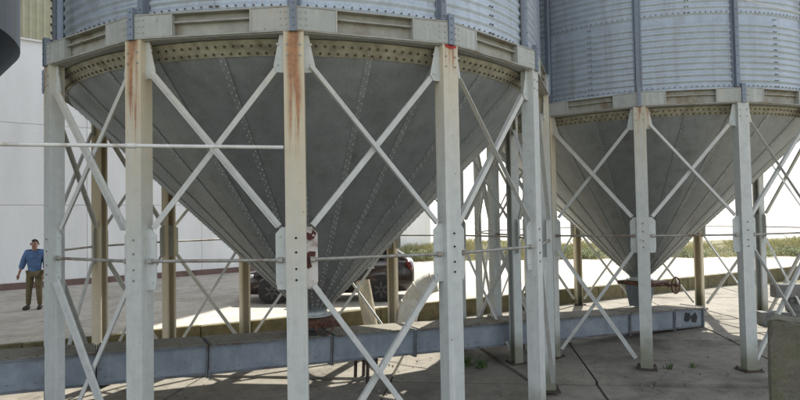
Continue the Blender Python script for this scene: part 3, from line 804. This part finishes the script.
V = {'pelvis': (0, 0, .93), 'belly': (0, .0, 1.08), 'chest': (0, .01, 1.28), 'neck0': (0, .015, 1.44), 'neck': (0, .0, 1.50), 'head': (0, -.015, 1.60), 'top': (0, -.005, 1.69),
     'shl': (.17, .01, 1.40), 'ell': (.24, .04, 1.12), 'wrl': (.22, -.06, .90), 'hal': (.215, -.075, .83), 'shr': (-.17, .01, 1.40), 'elr': (-.26, .03, 1.13), 'wrr': (-.31, -.07, .92), 'har': (-.325, -.09, .85),
     'hipl': (.09, 0, .88), 'knl': (.10, -.03, .49), 'anl': (.11, .02, .09), 'tol': (.13, -.14, .045), 'hipr': (-.09, 0, .88), 'knr': (-.12, -.01, .49), 'anr': (-.145, .03, .09), 'tor': (-.19, -.12, .045)}
E_ = [('pelvis', 'belly'), ('belly', 'chest'), ('chest', 'neck0'), ('neck0', 'neck'), ('neck', 'head'), ('head', 'top'), ('chest', 'shl'), ('shl', 'ell'), ('ell', 'wrl'), ('wrl', 'hal'), ('chest', 'shr'), ('shr', 'elr'), ('elr', 'wrr'), ('wrr', 'har'),
      ('pelvis', 'hipl'), ('hipl', 'knl'), ('knl', 'anl'), ('anl', 'tol'), ('pelvis', 'hipr'), ('hipr', 'knr'), ('knr', 'anr'), ('anr', 'tor')]
RD = {'pelvis': (.13, .09), 'belly': (.12, .085), 'chest': (.13, .085), 'neck0': .055, 'neck': .052, 'head': (.078, .098), 'top': (.06, .07), 'shl': .058, 'ell': .042, 'wrl': .028, 'hal': (.036, .018), 'shr': .058, 'elr': .042, 'wrr': .028, 'har': (.036, .018),
      'hipl': .085, 'knl': .057, 'anl': .036, 'tol': .026, 'hipr': .085, 'knr': .057, 'anr': .036, 'tor': .026}
for sd_, h, wv in (('l', 'hal', Vector((-.005, -.015, -.07))), ('r', 'har', Vector((-.015, -.02, -.07)))):
    base = Vector(V[h])
    for i, (dx, ln) in enumerate(((-.026, .85), (-.009, 1.0), (.009, .95), (.026, .75))):
        p1 = base + Vector((dx * .5, dx * .8, -.035)); p2 = p1 + wv * ln * .55; p3 = p2 + wv * ln * .45 + Vector((0, .012, 0))
        for nme, p in (('k', p1), ('m', p2), ('t', p3)): V['f%s%d%s' % (sd_, i, nme)] = tuple(p); RD['f%s%d%s' % (sd_, i, nme)] = .0085
        E_ += [(h, 'f%s%dk' % (sd_, i)), ('f%s%dk' % (sd_, i), 'f%s%dm' % (sd_, i)), ('f%s%dm' % (sd_, i), 'f%s%dt' % (sd_, i))]
    p1 = base + Vector((-.02, -.035, .0)); p2 = p1 + Vector((-.005, -.025, -.045))
    V['th%s' % sd_] = tuple(p1); V['tt%s' % sd_] = tuple(p2); RD['th%s' % sd_] = .011; RD['tt%s' % sd_] = .009; E_ += [(h, 'th%s' % sd_), ('th%s' % sd_, 'tt%s' % sd_)]
def sub_skin(name, names, mat, grow, parent, override=None, root=None):
    idx = {n_: i for i, n_ in enumerate(names)}; ov = override or {}
    vs = [ov.get(n_, V[n_]) for n_ in names]
    es = [(idx[a], idx[b_]) for a, b_ in E_ if a in idx and b_ in idx]
    rd = [tuple(x + grow for x in (RD[n_] if isinstance(RD[n_], tuple) else (RD[n_], RD[n_]))) for n_ in names]
    return skin_obj(name, vs, es, rd, mat, parent, idx[root or names[0]])
per = sub_skin('person', list(V), skin, 0, None); per.location = (PX, PY, .395); per.rotation_euler = (0, 0, R_(18))
tag(per, 'person in a blue shirt and olive trousers standing by the white wall', 'person')
sub_skin('shirt', ['pelvis', 'belly', 'chest', 'neck0', 'shl', 'ell', 'wrl', 'shr', 'elr', 'wrr'], shirt, .034, per, {'pelvis': (0, 0, .90), 'wrl': (.228, -.02, .98), 'wrr': (-.292, -.03, .99), 'neck0': (0, .012, 1.42)}, 'belly')
sub_skin('trousers', ['pelvis', 'hipl', 'knl', 'anl', 'hipr', 'knr', 'anr'], trous, .02, per)
for s_ in ('l', 'r'):
    a, t = Vector(V['an' + s_]), Vector(V['to' + s_])
    skin_obj('shoe', [tuple(a + Vector((0, .045, -.035))), tuple((a + t) / 2 + Vector((0, 0, -.015))), tuple(t + (t - a) * .25)], [(0, 1), (1, 2)], [.058, .06, .052], shoem, per)
hb = bmesh.new(); bmesh.ops.create_uvsphere(hb, u_segments=16, v_segments=12, radius=1)
for v in list(hb.verts):
    if v.co.z < .42 and v.co.y < .1 or v.co.z < -.45: hb.verts.remove(v)
for v in hb.verts: v.co = Vector((v.co.x * .084, v.co.y * .102 - .002, v.co.z * .098 + 1.630))
hm_ = bpy.data.meshes.new('hair'); hb.to_mesh(hm_); hb.free(); obj_from('hair', hm_, hairm, per, True)
MB().tube([(0, -.115, 1.625), (0, -.135, 1.585), (0, -.112, 1.575)], [.008, .015, .01], 8).build('nose', skin, per, True)
for s_ in (-1, 1):
    MB().tube([(s_ * .032 - .012, -.106, 1.622), (s_ * .032 + .012, -.106, 1.622)], .009, 8).build('eye', hairm, per)
    MB().tube([(s_ * .083, .0, 1.57), (s_ * .092, .008, 1.60), (s_ * .085, .005, 1.635)], [.009, .014, .01], 8).build('ear', skin, per, True)
MB().tube([(-.025, -.104, 1.545), (.025, -.104, 1.545)], .006, 8).build('mouth', simple('lips', (.25, .09, .08), .6), per)

# ------------------------------------------------------------------ plants: bank grass, shrubs, weeds
M['grass'] = simple('dry_grass', (.40, .385, .20), .8, 0, .3, 3, col2=(.48, .43, .26)); M['leaf'] = simple('shrub_leaf', (.14, .17, .06), .7, 0, .4, 2, col2=(.22, .22, .09)); M['bark'] = simple('shrub_bark', (.09, .065, .04), .9, 0, .3, 9)
M['weed'] = simple('weed_leaf', (.06, .10, .03), .75, 0, .4, 9)
def blades(n, place, h, w, name, mat):
    vs, fs = [], []
    for i in range(n):
        x, y, z = place(); a = random.uniform(0, 6.28); hh = h * random.uniform(.5, 1.3); hh *= .75 + .5 * math.sin(x * 1.7 + 1.3 * math.sin(y * 2.1)) * math.sin(x * .61 + 2) + .25 * math.sin(x * 4.3); l = Vector((random.gauss(0, .35), random.gauss(0, .35), 1)) * hh; d = Vector((math.cos(a), math.sin(a), 0)) * w
        k = len(vs); b0 = Vector((x, y, z)); vs += [tuple(b0 - d), tuple(b0 + d), tuple(b0 + l * .6 + d * .6 + Vector((l.x, l.y, 0)) * .1), tuple(b0 + l)]; fs += [(k, k + 1, k + 2), (k, k + 2, k + 3)]
    return mesh_obj(name, vs, fs, mat)
def bank_place():
    x = random.uniform(-12, 40); y = random.uniform(26.3, 30.3) - .06 * x; return x, y, terrain_z(x, y) - .02
tag(blades(42000, bank_place, .30, .018, 'bank_grass', M['grass']), 'dry yellow-green grass on the bank beyond the yard', 'grass', kind='stuff')
def shrub(x, y, h, wd, label):
    z = terrain_z(x, y); r = empty('shrub', (x, y, z)); tag(r, label, 'shrub', 'shrubs along the bank')
    b = MB(); tips = []
    for k in range(6):
        a = k * 1.05 + random.random(); t = Vector((math.cos(a) * wd * .45, math.sin(a) * wd * .45, h * random.uniform(.6, .95))); b.tube([(0, 0, -.05), t * .5 + Vector((0, 0, .05)), t], [.03, .018, .006], 6); tips.append(t)
    b.build('stems', M['bark'], r)
    vs, fs = [], []
    for i in range(1300):
        t = random.choice(tips); f = random.uniform(.3, 1.05); c = t * f + Vector((random.gauss(0, wd * .13), random.gauss(0, wd * .13), random.gauss(0, h * .11)))
        if c.z < .02: c.z = .05
        a = Vector((random.gauss(0, 1), random.gauss(0, 1), random.gauss(0, .6))).normalized(); q = a.orthogonal().normalized(); s_ = random.uniform(.03, .06)
        k = len(vs); vs += [tuple(c - a * s_), tuple(c + q * s_ * .5), tuple(c + a * s_), tuple(c - q * s_ * .5)]; fs.append((k, k + 1, k + 2, k + 3))
    mesh_obj('foliage', vs, fs, M['leaf'], r)
for x, y, h, w_, l in ((.9, 27.6, .55, 1.4, 'low green shrub on the bank seen between car and near silo column'), (7.2, 27.4, .6, 1.6, 'low green shrub on the bank between the two silos'), (8.9, 27.2, .45, 1.2, 'smaller green shrub right of the one between the two silos'),
                       (13.4, 26.9, .5, 1.5, 'low shrub on the bank just left of the farther silo front right column'), (16.2, 26.6, .5, 1.8, 'low shrub on the bank right of the farther silo front right column'), (18.3, 26.5, .55, 1.5, 'rightmost low shrub on the bank at the picture edge')):
    shrub(x, y, h, w_, l)
def weed(x, y, n, h, label, sp=.1):
    def pl():
        a = random.uniform(0, 6.28); r = abs(random.gauss(0, sp)); return math.cos(a) * r, math.sin(a) * r, -.02
    o = blades(n, pl, h, .012, 'weed_tuft', M['weed']); o.location = (x, y, .0); tag(o, label, 'weed', 'weeds in the slab joints')
weed(1.02, 9.85, 130, .2, 'green weed tuft growing at the foot of the conveyor', .075)
weed(1.3, 9.7, 120, .15, 'small weed tuft right beside the larger tuft by the conveyor', .045)
weed(4.25, 9.35, 26, .16, 'sparse thin weeds between the farther silo front columns', .05)
weed(4.65, 9.4, 20, .12, 'thinner weeds nearer the farther silo front right column', .035)

# ------------------------------------------------------------------ grit and crumbs on the pad
gv, gf = [], []
for i in range(800):
    k = len(gv); x, y = random.uniform(-5, 8), random.uniform(6.5, 13)
    if random.random() < .5:            # more of it along the joints
        x = (O + e1 * (random.randint(-2, 1) * SW + random.gauss(0, .12)) + e2 * random.uniform(-2, 4)).x
    r = random.choice((.006, .008, .01, .014, .022)); c = Vector((x, y, (-.04 if (Vector((x, y, 0)) - O).dot(e2) < 0 else .006) + r * .4))
    pts_ = [c + Vector((random.uniform(.6, 1.2) * r * math.cos(a), random.uniform(.6, 1.2) * r * math.sin(a), random.uniform(-.3, .1) * r)) for a in (0, 1.57, 3.14, 4.71)]
    gv += [tuple(p) for p in pts_] + [tuple(c + Vector((0, 0, r * .8))), tuple(c - Vector((0, 0, r)))]
    gf += [(k + a, k + (a + 1) % 4, k + 4) for a in range(4)] + [(k + (a + 1) % 4, k + a, k + 5) for a in range(4)]
tag(mesh_obj('grit', gv, gf, simple('grit_stone', (.2, .18, .145), .9, 0, .4, 3)), 'loose grit and crumbs scattered over the concrete pad', 'grit', kind='stuff')

# ------------------------------------------------------------------ cable before the far silo
cb = MB().tube([(4.6, 8.2, 5.62), (5.2, 8.2, 5.46), (5.75, 8.2, 5.32), (6.6, 8.3, 5.2), (8.5, 8.6, 5.1)], .008, 6).build('cable', simple('pale_cable', (.6, .6, .58), .6)); tag(cb, 'thin pale cable slung across the farther silo shell', 'cable')
